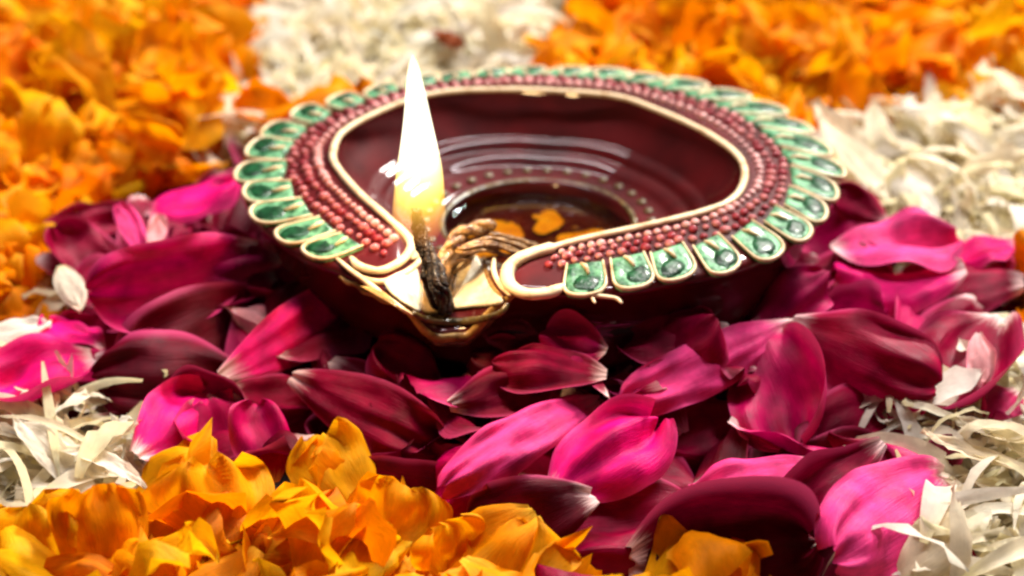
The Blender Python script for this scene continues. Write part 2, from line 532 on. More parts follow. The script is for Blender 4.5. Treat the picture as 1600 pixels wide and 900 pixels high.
for th in leaf_angles:
    ri, ro = rin(th), rout(th)
    r0, r1 = ri + 0.52 * (ro - ri), ro + 0.02 + rng.uniform(-0.05, 0.06)
    hw = math.radians(5.3 if th < 20 or th > 160 else 4.7)
    hw *= rng.uniform(0.9, 1.12)
    a0 = math.radians(th)
    slant = math.radians(3.4) * rng.uniform(0.6, 1.4)
    N = 14
    outl = []
    for k in range(N + 1):
        u = k / N
        ph = math.pi * u
        rr = r0 + (r1 - r0) * (math.sin(ph) ** 0.42)
        outl.append((rr, -math.cos(ph) * hw * (0.85 + 0.22 * math.sin(ph))))
    def place(rr, da, lift):
        f_ = (rr - r0) / (r1 - r0)
        return rim_at(rr, a0 + da - slant * f_, lift)
    rc, dc = r0 + (r1 - r0) * 0.45, 0.0
    rings = []
    for s_, h in ((1.0, 0.0), (0.96, 0.05), (0.8, 0.075), (0.55, 0.06)):
        rings.append([place(rc + (p[0] - rc) * s_, p[1] * s_, h) for p in outl])
    n = N + 1
    V = [v for r_ in rings for v in r_] + [place(rc, 0, 0.05)]
    Fs = []
    for k in range(3):
        for i in range(n):
            j = (i + 1) % n
            Fs.append((k * n + i, k * n + j, (k + 1) * n + j, (k + 1) * n + i))
    for i in range(n): Fs.append((3 * n + i, 3 * n + (i + 1) % n, 4 * n))
    leaf = link_mesh('leaf', mesh_from('leaf', V, Fs, M['mint']), lamp)
    # dark hollow
    rh, wobx = r0 + (r1 - r0) * 0.66, rng.uniform(-0.3, 0.3) * hw
    V = []
    for s_, h in ((1.0, 0.055), (0.8, 0.088), (0.4, 0.092)):
        for k in range(12):
            a = 2 * math.pi * k / 12
            V.append(place(rh + 0.27 * (r1 - r0) * s_ * math.cos(a) * rng.uniform(0.75, 1.25), wobx + hw * 0.6 * s_ * math.sin(a), h))
    V.append(place(rh, wobx, 0.093))
    Fs = []
    for k in range(2):
        for i in range(12):
            j = (i + 1) % 12
            Fs.append((k * 12 + i, k * 12 + j, (k + 1) * 12 + j, (k + 1) * 12 + i))
    for i in range(12): Fs.append((24 + i, 24 + (i + 1) % 12, 36))
    link_mesh('leaf_eye', mesh_from('leaf_eye', V, Fs, M['green']), leaf)
    V, Fs = tube([place(p[0], p[1], 0.06) for p in outl], [0.014 + 0.018 * math.sin(math.pi * k / N) for k in range(n)], 7)
    link_mesh('leaf_outline', mesh_from('leaf_outline', V, Fs, M['cream']), leaf)
    # short central rib
    V, Fs = tube([place(r0 + 0.03, -hw * 0.2, 0.07), place(r0 + 0.18 * (r1 - r0), 0, 0.09), place(r0 + 0.42 * (r1 - r0), hw * 0.15, 0.085)], [0.02, 0.035, 0.02], 6)
    link_mesh('leaf_rib', mesh_from('leaf_rib', V, Fs, M['cream']), leaf)

for k_, (a0, a1, dz, rr, mt) in enumerate(((241, 266, -0.10, 0.06, 'gold'), (244, 263, -0.21, 0.05, 'olive'), (226, 243, -0.14, 0.04, 'gold'))):
    pp = []
    for i in range(24):
        th = a0 + (a1 - a0) * i / 23
        ro = rout(th) - 0.12 + (0.07 if dz > -0.2 else 0.0)
        c, s = math.cos(math.radians(th)), math.sin(math.radians(th))
        pp.append(np.array([ro * c, ro * s, ztop((rout(th) - 0.12) * c, (rout(th) - 0.12) * s) + dz + 0.02 * math.sin(i * 0.9 + k_)]))
    V, Fs = tube(pp, [rr * (0.5 + 0.5 * math.sin(math.pi * (i + 0.5) / 24)) * (1 + 0.3 * noise.noise(Vector((i * 0.5, k_, 0)))) for i in range(24)], 8, 1.2)
    link_mesh('paint_stroke', mesh_from('paint_stroke', V, Fs, M[mt]), lamp)

# rings and painted-in oil glints on the bowl floor
def ring(name, r_, z, rr, mat, a0=0, a1=360):
    n = int(96 * (a1 - a0) / 360)
    path = [np.array([r_ * math.cos(math.radians(a0 + (a1 - a0) * i / n)), r_ * math.sin(math.radians(a0 + (a1 - a0) * i / n)), z]) for i in range(n + 1)]
    V, Fs = tube(path, rr, 8, 0.6)
    return link_mesh(name, mesh_from(name, V, Fs, mat), lamp)


ring('foot_ring', 1.47, 2.02, 0.045, M['olive'])
dot_bm = bmesh.new()
bmesh.ops.create_icosphere(dot_bm, subdivisions=2, radius=0.075 * S)
for v in dot_bm.verts: v.co.z *= 0.5
dot_me = bpy.data.meshes.new('wall_dot'); dot_bm.to_mesh(dot_me); dot_bm.free(); dot_me.materials.append(M['olive'])
dot_me.polygons.foreach_set('use_smooth', [True] * len(dot_me.polygons))
for i in range(34):
    a = math.radians(360 * i / 34)
    link_mesh('wall_dot', dot_me, lamp, (1.72 * math.cos(a), 1.72 * math.sin(a), 2.07))
for k in range(6):        # golden glints in the oil, painted as six yellow petals on the floor
    a0 = math.radians(60 * k + 18)
    V = [np.array([0.18 * math.cos(a0), 0.18 * math.sin(a0), 1.66])]
    for i in range(13):
        ph = 2 * math.pi * i / 13
        cx, cy_ = 0.72 + 0.42 * math.cos(ph), 0.2 * math.sin(ph) * (1 + 0.3 * math.sin(3 * ph))
        V.append(np.array([cx * math.cos(a0) - cy_ * math.sin(a0), cx * math.sin(a0) + cy_ * math.cos(a0), 1.672]))
    V[0] = np.mean(V[1:], axis=0) + np.array([0, 0, 0.03])
    Fs = [(0, 1 + i, 1 + (i + 1) % 13) for i in range(13)]
    link_mesh('painted_glint', mesh_from('painted_glint', V, Fs, M['yellow']), lamp)

for k in range(26):  # smaller scattered oil glints, painted in as yellow and gold flecks
    a, r_ = rng.uniform(0, 2 * math.pi), rng.uniform(0.75, 1.3)
    q0, q1, rt_ = rng.uniform(0.04, 0.12), rng.uniform(0.03, 0.06), rng.uniform(0, 3)
    V = [(r_ * math.cos(a), r_ * math.sin(a), 1.70)]
    for i in range(9):
        ph = 2 * math.pi * i / 9
        u_, v_ = q0 * math.cos(ph), q1 * math.sin(ph)
        V.append((V[0][0] + u_ * math.cos(rt_) - v_ * math.sin(rt_), V[0][1] + u_ * math.sin(rt_) + v_ * math.cos(rt_), 1.685))
    Fs = [(0, 1 + i, 1 + (i + 1) % 9) for i in range(9)]
    link_mesh('glint_fleck', mesh_from('glint_fleck', V, Fs, M['yellow' if k % 3 else 'gold']), lamp)

# oil lying in the bowl
m, nt, b, out = new_mat('lamp_oil')
gl = nd(nt, 'ShaderNodeBsdfGlossy', i_Roughness=0.03)
tr = nd(nt, 'ShaderNodeBsdfTransparent')
tr.inputs['Color'].default_value = (0.95, 0.72, 0.32, 1)
fr = nd(nt, 'ShaderNodeFresnel', i_IOR=1.47)
ms = nd(nt, 'ShaderNodeMixShader')
nz = nd(nt, 'ShaderNodeTexNoise', i_Scale=160.0, i_Detail=2.0)
tc = nd(nt, 'ShaderNodeTexCoord')
nt.links.new(tc.outputs['Object'], nz.inputs['Vector'])
bp = nd(nt, 'ShaderNodeBump', i_Strength=0.25, i_Distance=0.001)
nt.links.new(nz.outputs['Fac'], bp.inputs['Height'])
nt.links.new(bp.outputs['Normal'], gl.inputs['Normal'])
nt.links.new(fr.outputs[0], ms.inputs[0]); nt.links.new(tr.outputs[0], ms.inputs[1]); nt.links.new(gl.outputs[0], ms.inputs[2])
nt.links.new(ms.outputs[0], out.inputs['Surface'])
V, Fs = [(0, 0, 1.86)], []
rr_ = [0.5, 1.0, 1.4, 1.435]
for k, r_ in enumerate(rr_):
    for i in range(64):
        a = 2 * math.pi * i / 64
        V.append((r_ * math.cos(a), r_ * math.sin(a), 1.86 + (0.02 if k == 3 else 0)))
for i in range(64):
    j = (i + 1) % 64
    Fs.append((0, 1 + i, 1 + j))
    for k in range(3): Fs.append((1 + k * 64 + i, 1 + (k + 1) * 64 + i, 1 + (k + 1) * 64 + j, 1 + k * 64 + j))
props(link_mesh('oil_pool', mesh_from('oil_pool', V, Fs, m)), 'shallow pool of amber oil at the bottom of the clay lamp', 'oil')

# ---------------------------------------------------------------- wick and flame
wick = empty('cotton_wick', tuple(at(700, 470, 2.4)))
props(wick, 'twisted cotton wick in the lamp spout, soaked brown and charred black at the end', 'wick')
W0 = np.array(at(700, 470, 2.4))


def soft(px, py, lift):
    p = on_rim(px, py, lift)
    return np.array(p)


wp = [np.array([1.05, -0.6, 1.92]), np.array([0.5, -1.2, 1.9]), at_y(835, 398, -1.9), at_y(796, 384, -2.2), at_y(756, 382, -2.45), at_y(724, 396, -2.7), soft(706, 420, 0.14), soft(698, 462, 0.08)]
pth0 = catmull(wp, 14)


def strand(name, base, off, turns, ph, rr, mat, sd, taper=0.5):
    """one of the yarns of the wick, wound round its middle line"""
    n = len(base)
    out_ = []
    for i, p in enumerate(base):
        t = base[min(i + 1, n - 1)] - base[max(i - 1, 0)]
        t = t / (np.linalg.norm(t) + 1e-9)
        a_ = np.cross(t, [0.2, 0.1, 1.0]); a_ /= np.linalg.norm(a_)
        b_ = np.cross(t, a_)
        w_ = ph + turns * 2 * math.pi * i / n
        k = off * (1 - taper * (i / n) ** 3) * (1 + 0.35 * noise.noise(Vector((i * 0.12, sd, 0))))
        out_.append(p + a_ * k * math.cos(w_) + b_ * k * math.sin(w_) - W0)
    V, Fs = tube(out_, [rr * (1 - taper * (i / n) ** 3) * (1 + 0.3 * noise.noise(Vector((i * 0.3, sd, 5)))) for i in range(n)], 9, 1.0, twist=26, lobes=3, lobe_amp=0.10, seed=sd)
    link_mesh(name, mesh_from(name, V, Fs, M[mat]), wick)


for k in range(12):
    strand('soaked_strand', pth0, 0.04 + 0.05 * (k % 3), 0.7 + 0.25 * (k % 2), k * 2 * math.pi / 12, 0.03, 'wick', k * 3.1, 0.2)
wp2 = [at_y(768, 350, -2.15), at_y(740, 358, -2.35), at_y(712, 372, -2.6), at_y(696, 396, -2.85), at_y(686, 425, -3.2)]
strand('loose_strand', catmull(wp2, 10), 0.05, 2, 0, 0.07, 'wick', 31)
strand('loose_strand', catmull(wp2, 10), 0.05, 2, 3.1, 0.06, 'wick', 37)
tipw = at_y(654, 350, -3.35)
wp3 = [soft(696, 480, 0.08), at_y(690, 455, -3.95), at_y(680, 425, -3.75), at_y(668, 398, -3.55), at_y(657, 372, -3.4), tipw, tipw + np.array([-0.03, 0.0, 0.22])]
for k in range(5):
    strand('charred_strand', catmull(wp3, 10), 0.065 + 0.02 * (k % 2), 0.9, k * 1.26, 0.055, 'char', 50 + k * 2.3, 0.45)
wp4 = [soft(690, 484, 0.1), soft(676, 470, 0.25), at_y(662, 440, -3.8), at_y(660, 410, -3.6)]
strand('charred_strand', catmull(wp4, 8), 0.02, 1, 0, 0.05, 'char', 71)

m, nt, b, out = new_mat('flame_glow')
nt.nodes.remove(b)
tc = nd(nt, 'ShaderNodeTexCoord')
sx = nd(nt, 'ShaderNodeSeparateXYZ')
nt.links.new(tc.outputs['Object'], sx.inputs['Vector'])
mr = nd(nt, 'ShaderNodeMapRange')
mr.inputs['From Min'].default_value, mr.inputs['From Max'].default_value = -0.0025, 0.0275
nt.links.new(sx.outputs['Z'], mr.inputs['Value'])
cr = nd(nt, 'ShaderNodeValToRGB')
e = cr.color_ramp.elements
e[0].position, e[0].color = 0.0, (1.0, 0.30, 0.05, 1)
e[1].position, e[1].color = 1.0, (1.0, 0.86, 0.56, 1)
for p_, c_ in ((0.10, (1.0, 0.42, 0.07, 1)), (0.20, (1.0, 0.56, 0.06, 1)), (0.33, (1.0, 0.76, 0.20, 1)), (0.5, (1.0, 0.92, 0.66, 1))):
    x_ = e.new(p_); x_.color = c_
nt.links.new(mr.outputs['Result'], cr.inputs['Fac'])
st = nd(nt, 'ShaderNodeValToRGB')
e = st.color_ramp.elements
e[0].position, e[0].color = 0.0, (0.03, 0.03, 0.03, 1)
e[1].position, e[1].color = 1.0, (1, 1, 1, 1)
for p_, v_ in ((0.12, 0.12), (0.22, 0.32), (0.34, 0.6), (0.5, 1.0)):
    x_ = e.new(p_); x_.color = (v_, v_, v_, 1)
nt.links.new(mr.outputs['Result'], st.inputs['Fac'])
mu = nd(nt, 'ShaderNodeMath', operation='MULTIPLY')
mu.inputs[1].default_value = 800.0
nt.links.new(st.outputs['Color'], mu.inputs[0])
em = nd(nt, 'ShaderNodeEmission')
nt.links.new(cr.outputs['Color'], em.inputs['Color'])
nt.links.new(mu.outputs[0], em.inputs['Strength'])
nt.links.new(em.outputs[0], out.inputs['Volume'])
prof = [(-0.25, 0.02), (-0.22, 0.2), (-0.12, 0.30), (0.1, 0.36), (0.35, 0.35), (0.8, 0.31), (1.25, 0.235), (1.6, 0.18), (1.93, 0.135), (2.15, 0.10), (2.33, 0.065), (2.46, 0.015)]
pp = catmull([(a_, b_) for a_, b_ in prof], 4)
V, Fs = [], []
for i, (z, r_) in enumerate(pp):
    for k in range(28):
        a = 2 * math.pi * k / 28
        V.append((r_ * math.cos(a) + 0.03 * math.sin(z * 1.6), r_ * math.sin(a), z))
for i in range(len(pp) - 1):
    for k in range(28):
        k2 = (k + 1) % 28
        Fs.append((i * 28 + k, i * 28 + k2, (i + 1) * 28 + k2, (i + 1) * 28 + k))
Fs.append(tuple(range(27, -1, -1))); Fs.append(tuple(range((len(pp) - 1) * 28, len(pp) * 28)))
flame = link_mesh('flame', mesh_from('flame', V, Fs, m), None, tuple(tipw))
props(flame, 'tall narrow white flame burning on the charred wick tip', 'flame')
ld = bpy.data.lights.new('flame_light', 'POINT')
ld.energy, ld.color, ld.shadow_soft_size = 0.035, (1.0, 0.62, 0.28), 0.003
lo = bpy.data.objects.new('flame_light', ld)
col.objects.link(lo); lo.parent = flame; lo.location = (0, 0, 0.010)


# ---------------------------------------------------------------- petals
def petal_geo(kind, L, W, rg, nu, nv, cup=0.6, bend=0.4, curl=0.3, ruffle=0.05, notch=0.0, fold=0.0):
    """local petal: base at origin, length along +x, upper face +z. cup: sideways curvature (radians at the edge), bend: lengthwise curvature"""
    sd = rg.uniform(0, 100)
    pts = np.zeros((nu, nv, 3))
    uv = np.zeros((nu, nv, 2))
    ang = 0.0
    cx = cz = 0.0
    lines = []
    for i in range(nu):
        u = i / (nu - 1)
        ue = 1 - (1 - u) ** 1.5 if kind == 'rose' else u
        if i:
            du = (ue - up_) * L
            am = bend * (ue - 0.5)
            cx += du * math.cos(am)
            cz += du * math.sin(am)
        up_ = ue
        if kind == 'rose':
            if ue < 0.58:
                wd = 0.22 + 0.78 * math.sin(math.pi / 2 * ue / 0.58) ** 1.0
            else:
                wd = math.sqrt(max(0.0, 1 - ((ue - 0.58) / 0.43) ** 2.8))
        elif kind == 'marigold':
            if ue < 0.7:
                wd = 0.2 + 0.8 * math.sin(math.pi / 2 * ue / 0.7) ** 0.9
            else:
                wd = math.sqrt(max(0.0, 1 - ((ue - 0.7) / 0.335) ** 3))
        else:
            wd = (0.25 + 0.75 * math.sin(math.pi / 2 * min(1, ue / 0.45))) * max(0.04, 1 - (max(0, ue - 0.5) / 0.5) ** 2.2)
        hw = wd * W / 2
        ca = bend * (ue - 0.5)
        nx, nz_ = -math.sin(ca), math.cos(ca)
        for j in range(nv):
            v = 2 * j / (nv - 1) - 1
            s_ = v * hw
            k = cup * 2 / W
            y = math.sin(k * s_) / k if abs(k) > 1e-4 else s_
            h = (1 - math.cos(k * s_)) / k if abs(k) > 1e-4 else 0.0
            h += fold * abs(v) * hw
            if kind == 'rose':
                h += 0.10 * W * math.sin(3.1 * v + 2.2 * ue + sd) * ue * (0.4 + ue) * 0.6
                h += 0.13 * W * noise.noise(Vector((v * 2.6 + sd, ue * 0.8, sd))) * ue + 0.10 * W * noise.noise(Vector((sd * 3, ue * 2.6, v * 0.5)))
            edge = max(0, abs(v) - 0.6) / 0.4
            if kind == 'rose': edge *= 1.0 + 0.8 * math.sin(sd * 5) * (1 if v > 0 else -1)
            h -= curl * hw * edge ** 2 * (0.3 + ue)
            h -= curl * 0.25 * L * max(0, ue - 0.8) ** 2 * 12
            q = Vector((ue * 2.3 * L / max(W, 0.3) * 0.5 + sd, v * 1.6, sd * 0.37))
            am = ruffle * W * (0.35 + 1.2 * max(ue - 0.2, 0) * abs(v) + 0.8 * ue * ue)
            h += am * 1.3 * noise.noise(q * 1.3)
            h += am * (0.8 if kind != 'rose' else 0.12) * noise.noise(q * 3.1)
            if kind == 'marigold':
                h += 0.085 * W * math.sin(v * 8.5 + sd) * ue ** 2 + 0.05 * W * math.sin(ue * 7 + sd) * abs(v)
            if kind == 'rose':
                h += 0.05 * W * math.sin(ue * 11 + sd + (3 if v > 0 else 0)) * max(0, abs(v) - 0.55) ** 1.5 * 3 + 0.03 * W * math.sin(v * 6 + sd) * ue ** 5
            dx = 0.0
            if notch and ue > 0.8:
                dx = -notch * L * (ue - 0.8) / 0.2 * (0.5 + 0.5 * math.cos(v * 5.2 + sd)) * (0.6 + 0.4 * noise.noise(q * 4))
            y += 0.05 * W * noise.noise(Vector((ue * 2 + sd, 7, 0)))
            pts[i, j] = (cx + nx * h + dx, y, cz + nz_ * h)
            uv[i, j] = (ue, (v + 1) / 2)
    # chord to +x
    a = pts[0].mean(0); b_ = pts[-1].mean(0)
    pts -= a
    ch = b_ - a
    th_ = math.atan2(ch[2], ch[0])
    R = np.array([[math.cos(th_), 0, math.sin(th_)], [0, 1, 0], [-math.sin(th_), 0, math.cos(th_)]])
    pts = pts @ R.T
    pts[..., 0] *= L / max(np.linalg.norm(ch), 1e-3)
    return pts, uv


class Batch:
    def __init__(self):
        self.V, self.F, self.uv, self.c, self.n = [], [], [], [], 0

    def add(self, pts, uv, tint):
        nu, nv = pts.shape[:2]
        idx = np.arange(nu * nv).reshape(nu, nv) + self.n
        self.V.append(pts.reshape(-1, 3)); self.uv.append(uv.reshape(-1, 2))
        self.c.append(np.tile(np.array([*tint, 1.0]), (nu * nv, 1)))
        f_ = np.stack([idx[:-1, :-1], idx[1:, :-1], idx[1:, 1:], idx[:-1, 1:]], -1).reshape(-1, 4)
        self.F.append(f_); self.n += nu * nv

    def build(self, name, mat, origin=(0, 0, 0), parent=None):
        V = (np.concatenate(self.V) - np.array(origin)) * S
        Fq = np.concatenate(self.F)
        me = bpy.data.meshes.new(name)
        me.vertices.add(len(V)); me.vertices.foreach_set('co', V.ravel())
        me.loops.add(Fq.size); me.loops.foreach_set('vertex_index', Fq.ravel())
        me.polygons.add(len(Fq))
        me.polygons.foreach_set('loop_start', np.arange(0, Fq.size, 4))
        me.polygons.foreach_set('loop_total', np.full(len(Fq), 4))
        me.polygons.foreach_set('use_smooth', np.ones(len(Fq), bool))
        me.update(calc_edges=True)
        ul = me.uv_layers.new(name='UVMap')
        ul.data.foreach_set('uv', np.concatenate(self.uv)[Fq.ravel()].ravel())
        ca = me.color_attributes.new('tint', 'FLOAT_COLOR', 'POINT')
        ca.data.foreach_set('color', np.concatenate(self.c).ravel())
        me.materials.append(mat)
        me.validate()
        return link_mesh(name, me, parent, origin)


def orient(pts, B, T, roll):
    """put a local petal (chord 0..L on +x) so that it runs from B to T; roll (deg) turns its face round that axis, 0 = face up"""
    B, T = np.array(B, float), np.array(T, float)
    x = (T - B) / np.linalg.norm(T - B)
    y = np.cross([0, 0, 1.0], x)
    if np.linalg.norm(y) < 0.05: y = np.array([-1.0, 0, 0])
    y /= np.linalg.norm(y)
    z = np.cross(x, y)
    a = math.radians(roll if x[0] >= 0 else -roll)
    y2 = y * math.cos(a) + z * math.sin(a)
    z2 = np.cross(x, y2)
    return pts[..., 0:1] * x + pts[..., 1:2] * y2 + pts[..., 2:3] * z2 + B


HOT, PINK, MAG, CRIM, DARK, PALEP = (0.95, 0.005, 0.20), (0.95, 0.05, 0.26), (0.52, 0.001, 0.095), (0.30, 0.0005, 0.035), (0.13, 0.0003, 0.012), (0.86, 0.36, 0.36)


def hero(kind, name, mat, bx, by, bz, tx, ty, tz, W, roll, cup, bend, curl, tint, label, cat, group, ruffle=0.05, notch=0.0, seed=0, fold=0.0, nu=20, nv=15):
    B, T = at(bx, by, bz), at(tx, ty, tz)
    L = float(np.linalg.norm(T - B))
    rg = random.Random(int(bx * 7 + by * 13 + tx) + seed)
    if kind == 'rose':
        W, nu, nv, notch = W * 0.78, 30, 24, 0.04
        cup *= rg.choice((0.25, 0.5, 0.7, -0.5))
        curl = rg.uniform(-0.55, 0.55)
        fold = rg.uniform(-0.12, 0.12)
    pts, uv = petal_geo(kind, L, W, rg, nu, nv, cup, bend, curl, ruffle, notch, fold)
    bt = Batch()
    bt.add(orient(pts, B, T, roll), uv, tint)
    o = bt.build(name, M[mat], tuple(B))
    return props(o, label, cat, group)


RG = 'rose petals strewn in a ring round the lamp'
# base px, base z, tip px, tip z, width cm, roll deg, cup, bend, curl, tint, label
ROSES = [
    # front right
    (862, 780, 1.2, 1030, 655, 1.75, 1.75, 20, 0.8, -0.9, 0.15, HOT, 'hot pink cupped rose petal with a white claw, lowest in front of the lamp'),
    (938, 622, 1.5, 690, 765, 1.5, 1.0, 30, -0.9, -0.6, 0.1, PINK, 'bright pink rose petal arching down left from its white pointed end'),
    (760, 815, 0.7, 595, 700, 1.0, 1.2, 25, 0.4, 0.4, 0.1, CRIM, 'dark crimson rose petal wedged beside the foremost marigold heap'),
    (1240, 502, 1.9, 972, 632, 1.6, 1.1, 40, -0.9, -0.5, 0.1, PINK, 'long bright pink rose petal sloping left in front of the spout side'),
    (1195, 515, 1.75, 1240, 700, 1.1, 1.9, 22, -0.6, -0.8, 0.1, MAG, 'wide magenta rose petal hanging below the long bright pink one'),
    (1235, 508, 1.9, 1462, 612, 1.6, 1.9, 58, -1.1, -0.6, 0.1, CRIM, 'dark crimson rose petal with a pale pink upper edge, right of centre'),
    (1560, 492, 1.6, 1450, 640, 1.2, 2.0, 15, -0.7, -0.6, 0.1, CRIM, 'crimson rose petal drooping at the right beside the white petals'),
    (1300, 388, 1.7, 1500, 374, 1.75, 1.7, -4, 0.25, 0.3, 0.0, PINK, 'smooth oval pink rose petal lying flat right of the lamp'),
    (1508, 418, 1.6, 1300, 436, 1.5, 1.6, 10, 0.9, 0.5, -0.2, HOT, 'boat shaped pink rose petal with a white claw under the smooth oval one'),
    (1600, 440, 1.4, 1420, 452, 1.2, 1.5, 10, -0.3, -0.4, 0.1, CRIM, 'crimson rose petal at the right edge beneath the boat shaped one'),
    (1590, 376, 1.5, 1490, 412, 1.3, 1.2, 0, 0.5, 0.4, 0.0, HOT, 'small red pink rose petal with a pale edge at the far right'),
    (1384, 350, 1.3, 1305, 292, 1.7, 0.9, 40, 0.4, 0.3, 0.0, CRIM, 'red rose petal sliver between the green rim and the cream petal'),
    (1478, 742, 1.2, 1300, 870, 1.5, 1.9, 40, -0.7, -0.5, 0.1, PINK, 'large pink rose petal at the lower right with a pale upper rim'),
    (1380, 690, 1.8, 1222, 815, 1.2, 0.9, 20, -0.5, -0.2, 0.1, CRIM, 'narrow crimson rose petal leaning left above the large lower right one'),
    (1278, 722, 1.5, 1080, 762, 1.35, 0.8, 5, -0.4, -0.5, 0.0, PINK, 'narrow pink rose petal with a pale tip lying level in front'),
    (980, 880, 0.7, 1275, 850, 1.2, 2.1, 50, -0.8, -0.6, 0.1, DARK, 'broad dark crimson rose petal at the bottom edge'),
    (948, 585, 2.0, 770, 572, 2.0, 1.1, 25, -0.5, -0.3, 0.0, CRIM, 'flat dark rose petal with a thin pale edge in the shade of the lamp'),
    (948, 548, 2.15, 845, 536, 2.15, 1.1, 15, -0.3, -0.3, 0.0, MAG, 'small magenta rose petal just under the front of the lamp'),
    (1015, 600, 1.4, 945, 625, 1.3, 0.8, 20, -0.5, -0.5, 0.1, MAG, 'little red rose petal beside the end of the long bright pink one'),
    (1170, 640, 1.1, 1010, 690, 0.9, 1.6, 30, 0.5, 0.4, 0.1, CRIM, 'dark red rose petal behind the hot pink cupped one'),
    (1130, 800, 0.9, 870, 850, 0.7, 1.7, 20, -0.5, -0.5, 0.1, CRIM, 'deep crimson rose petal under the white clawed cup'),
    (1420, 640, 1.0, 1280, 690, 1.0, 1.5, 20, -0.4, -0.4, 0.1, CRIM, 'crimson rose petal in the hollow between the two right clusters'),
    (1590, 610, 1.2, 1545, 650, 1.3, 0.8, 10, 0.8, 0.6, -0.2, MAG, 'curled scrap of red rose petal at the right among white petals'),
    (1528, 520, 1.75, 1532, 600, 1.5, 0.5, 0, -0.4, -0.4, 0.0, PALEP, 'pale pink strip of rose petal standing on the drooping crimson one'),
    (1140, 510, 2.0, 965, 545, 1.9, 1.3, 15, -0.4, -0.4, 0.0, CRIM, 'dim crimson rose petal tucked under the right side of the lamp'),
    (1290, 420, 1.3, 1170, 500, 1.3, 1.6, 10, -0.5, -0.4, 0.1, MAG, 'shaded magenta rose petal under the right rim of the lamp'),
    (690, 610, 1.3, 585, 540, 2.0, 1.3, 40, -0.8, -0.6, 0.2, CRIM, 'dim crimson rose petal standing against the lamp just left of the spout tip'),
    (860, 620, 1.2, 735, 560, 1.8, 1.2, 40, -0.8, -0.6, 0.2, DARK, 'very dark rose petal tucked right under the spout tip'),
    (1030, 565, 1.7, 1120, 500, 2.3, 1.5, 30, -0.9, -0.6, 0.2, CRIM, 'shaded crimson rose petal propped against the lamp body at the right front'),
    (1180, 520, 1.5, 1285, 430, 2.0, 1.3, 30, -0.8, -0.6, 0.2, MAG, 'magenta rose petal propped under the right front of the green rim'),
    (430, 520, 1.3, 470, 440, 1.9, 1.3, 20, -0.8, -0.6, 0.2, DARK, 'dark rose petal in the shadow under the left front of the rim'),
    # left
    (405, 392, 1.9, 140, 462, 1.9, 1.75, 70, -1.2, -0.6, 0.1, MAG, 'large crimson rose petal with a bright upper edge left of the lamp'),
    (225, 335, 1.3, 372, 285, 1.7, 1.6, -6, -0.3, -0.3, 0.0, HOT, 'bright magenta rose petal touching the left rim of the lamp'),
    (228, 400, 1.5, 186, 318, 1.9, 0.5, 20, 0.8, 0.3, 0.0, PINK, 'folded pink sliver of rose petal, the left one of two by the marigolds'),
    (238, 398, 1.6, 250, 335, 1.9, 0.4, 20, 0.8, 0.3, 0.0, PALEP, 'pale folded sliver of rose petal standing upright beside the pink sliver'),
    (215, 462, 1.0, 84, 352, 1.8, 1.3, 25, 0.6, 0.4, 0.0, CRIM, 'dark pointed rose petal jutting up at the far left of the ring'),
    (430, 430, 1.6, 320, 475, 1.5, 0.9, 25, -0.5, -0.3, 0.2, MAG, 'narrow rose petal with a pale rolled edge beside the left rim'),
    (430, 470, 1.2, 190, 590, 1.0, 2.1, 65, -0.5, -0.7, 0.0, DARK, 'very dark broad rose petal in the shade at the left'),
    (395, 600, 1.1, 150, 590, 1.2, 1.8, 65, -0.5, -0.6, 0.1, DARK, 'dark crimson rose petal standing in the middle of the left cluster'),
    (350, 478, 1.5, 414, 515, 1.4, 0.75, -10, -0.4, -0.6, 0.1, PALEP, 'small peach coloured petal scrap in the dark left of the spout'),
    (345, 590, 1.4, 562, 462, 1.6, 1.2, 48, -1.0, -0.6, 0.1, HOT, 'magenta rose petal with a pale pointed claw slanting up to the spout'),
    (455, 588, 1.5, 700, 700, 1.1, 1.3, 55, -1.1, -0.5, 0.1, CRIM, 'arched crimson rose petal with a lit edge in front of the spout'),
    (215, 712, 1.2, 335, 612, 1.3, 1.5, 35, -0.5, -0.5, 0.1, HOT, 'magenta rose petal beside the white strands at the lower left'),
    (320, 620, 1.3, 345, 715, 1.0, 1.4, 0, 0.6, -0.4, 0.1, MAG, 'folded crimson magenta rose petal above the foremost marigolds'),
    (425, 755, 0.9, 400, 628, 1.6, 1.2, 0, -0.6, -0.4, 0.1, MAG, 'upright red magenta rose petal behind the foremost marigolds'),
    (145, 555, 1.3, -20, 610, 1.4, 1.6, 25, -0.6, -0.7, 0.1, HOT, 'magenta rose petal with a white base at the left edge'),
    (160, 545, 1.3, 70, 500, 1.4, 1.0, -10, -0.4, -0.4, 0.1, HOT, 'short magenta rose petal above the one at the left edge'),
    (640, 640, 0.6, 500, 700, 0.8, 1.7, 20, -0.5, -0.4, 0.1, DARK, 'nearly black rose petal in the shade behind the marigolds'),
]
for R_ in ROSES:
    hero('rose', 'rose_petal', 'rose', *R_[:12], R_[12], 'rose petal', RG, ruffle=0.13)

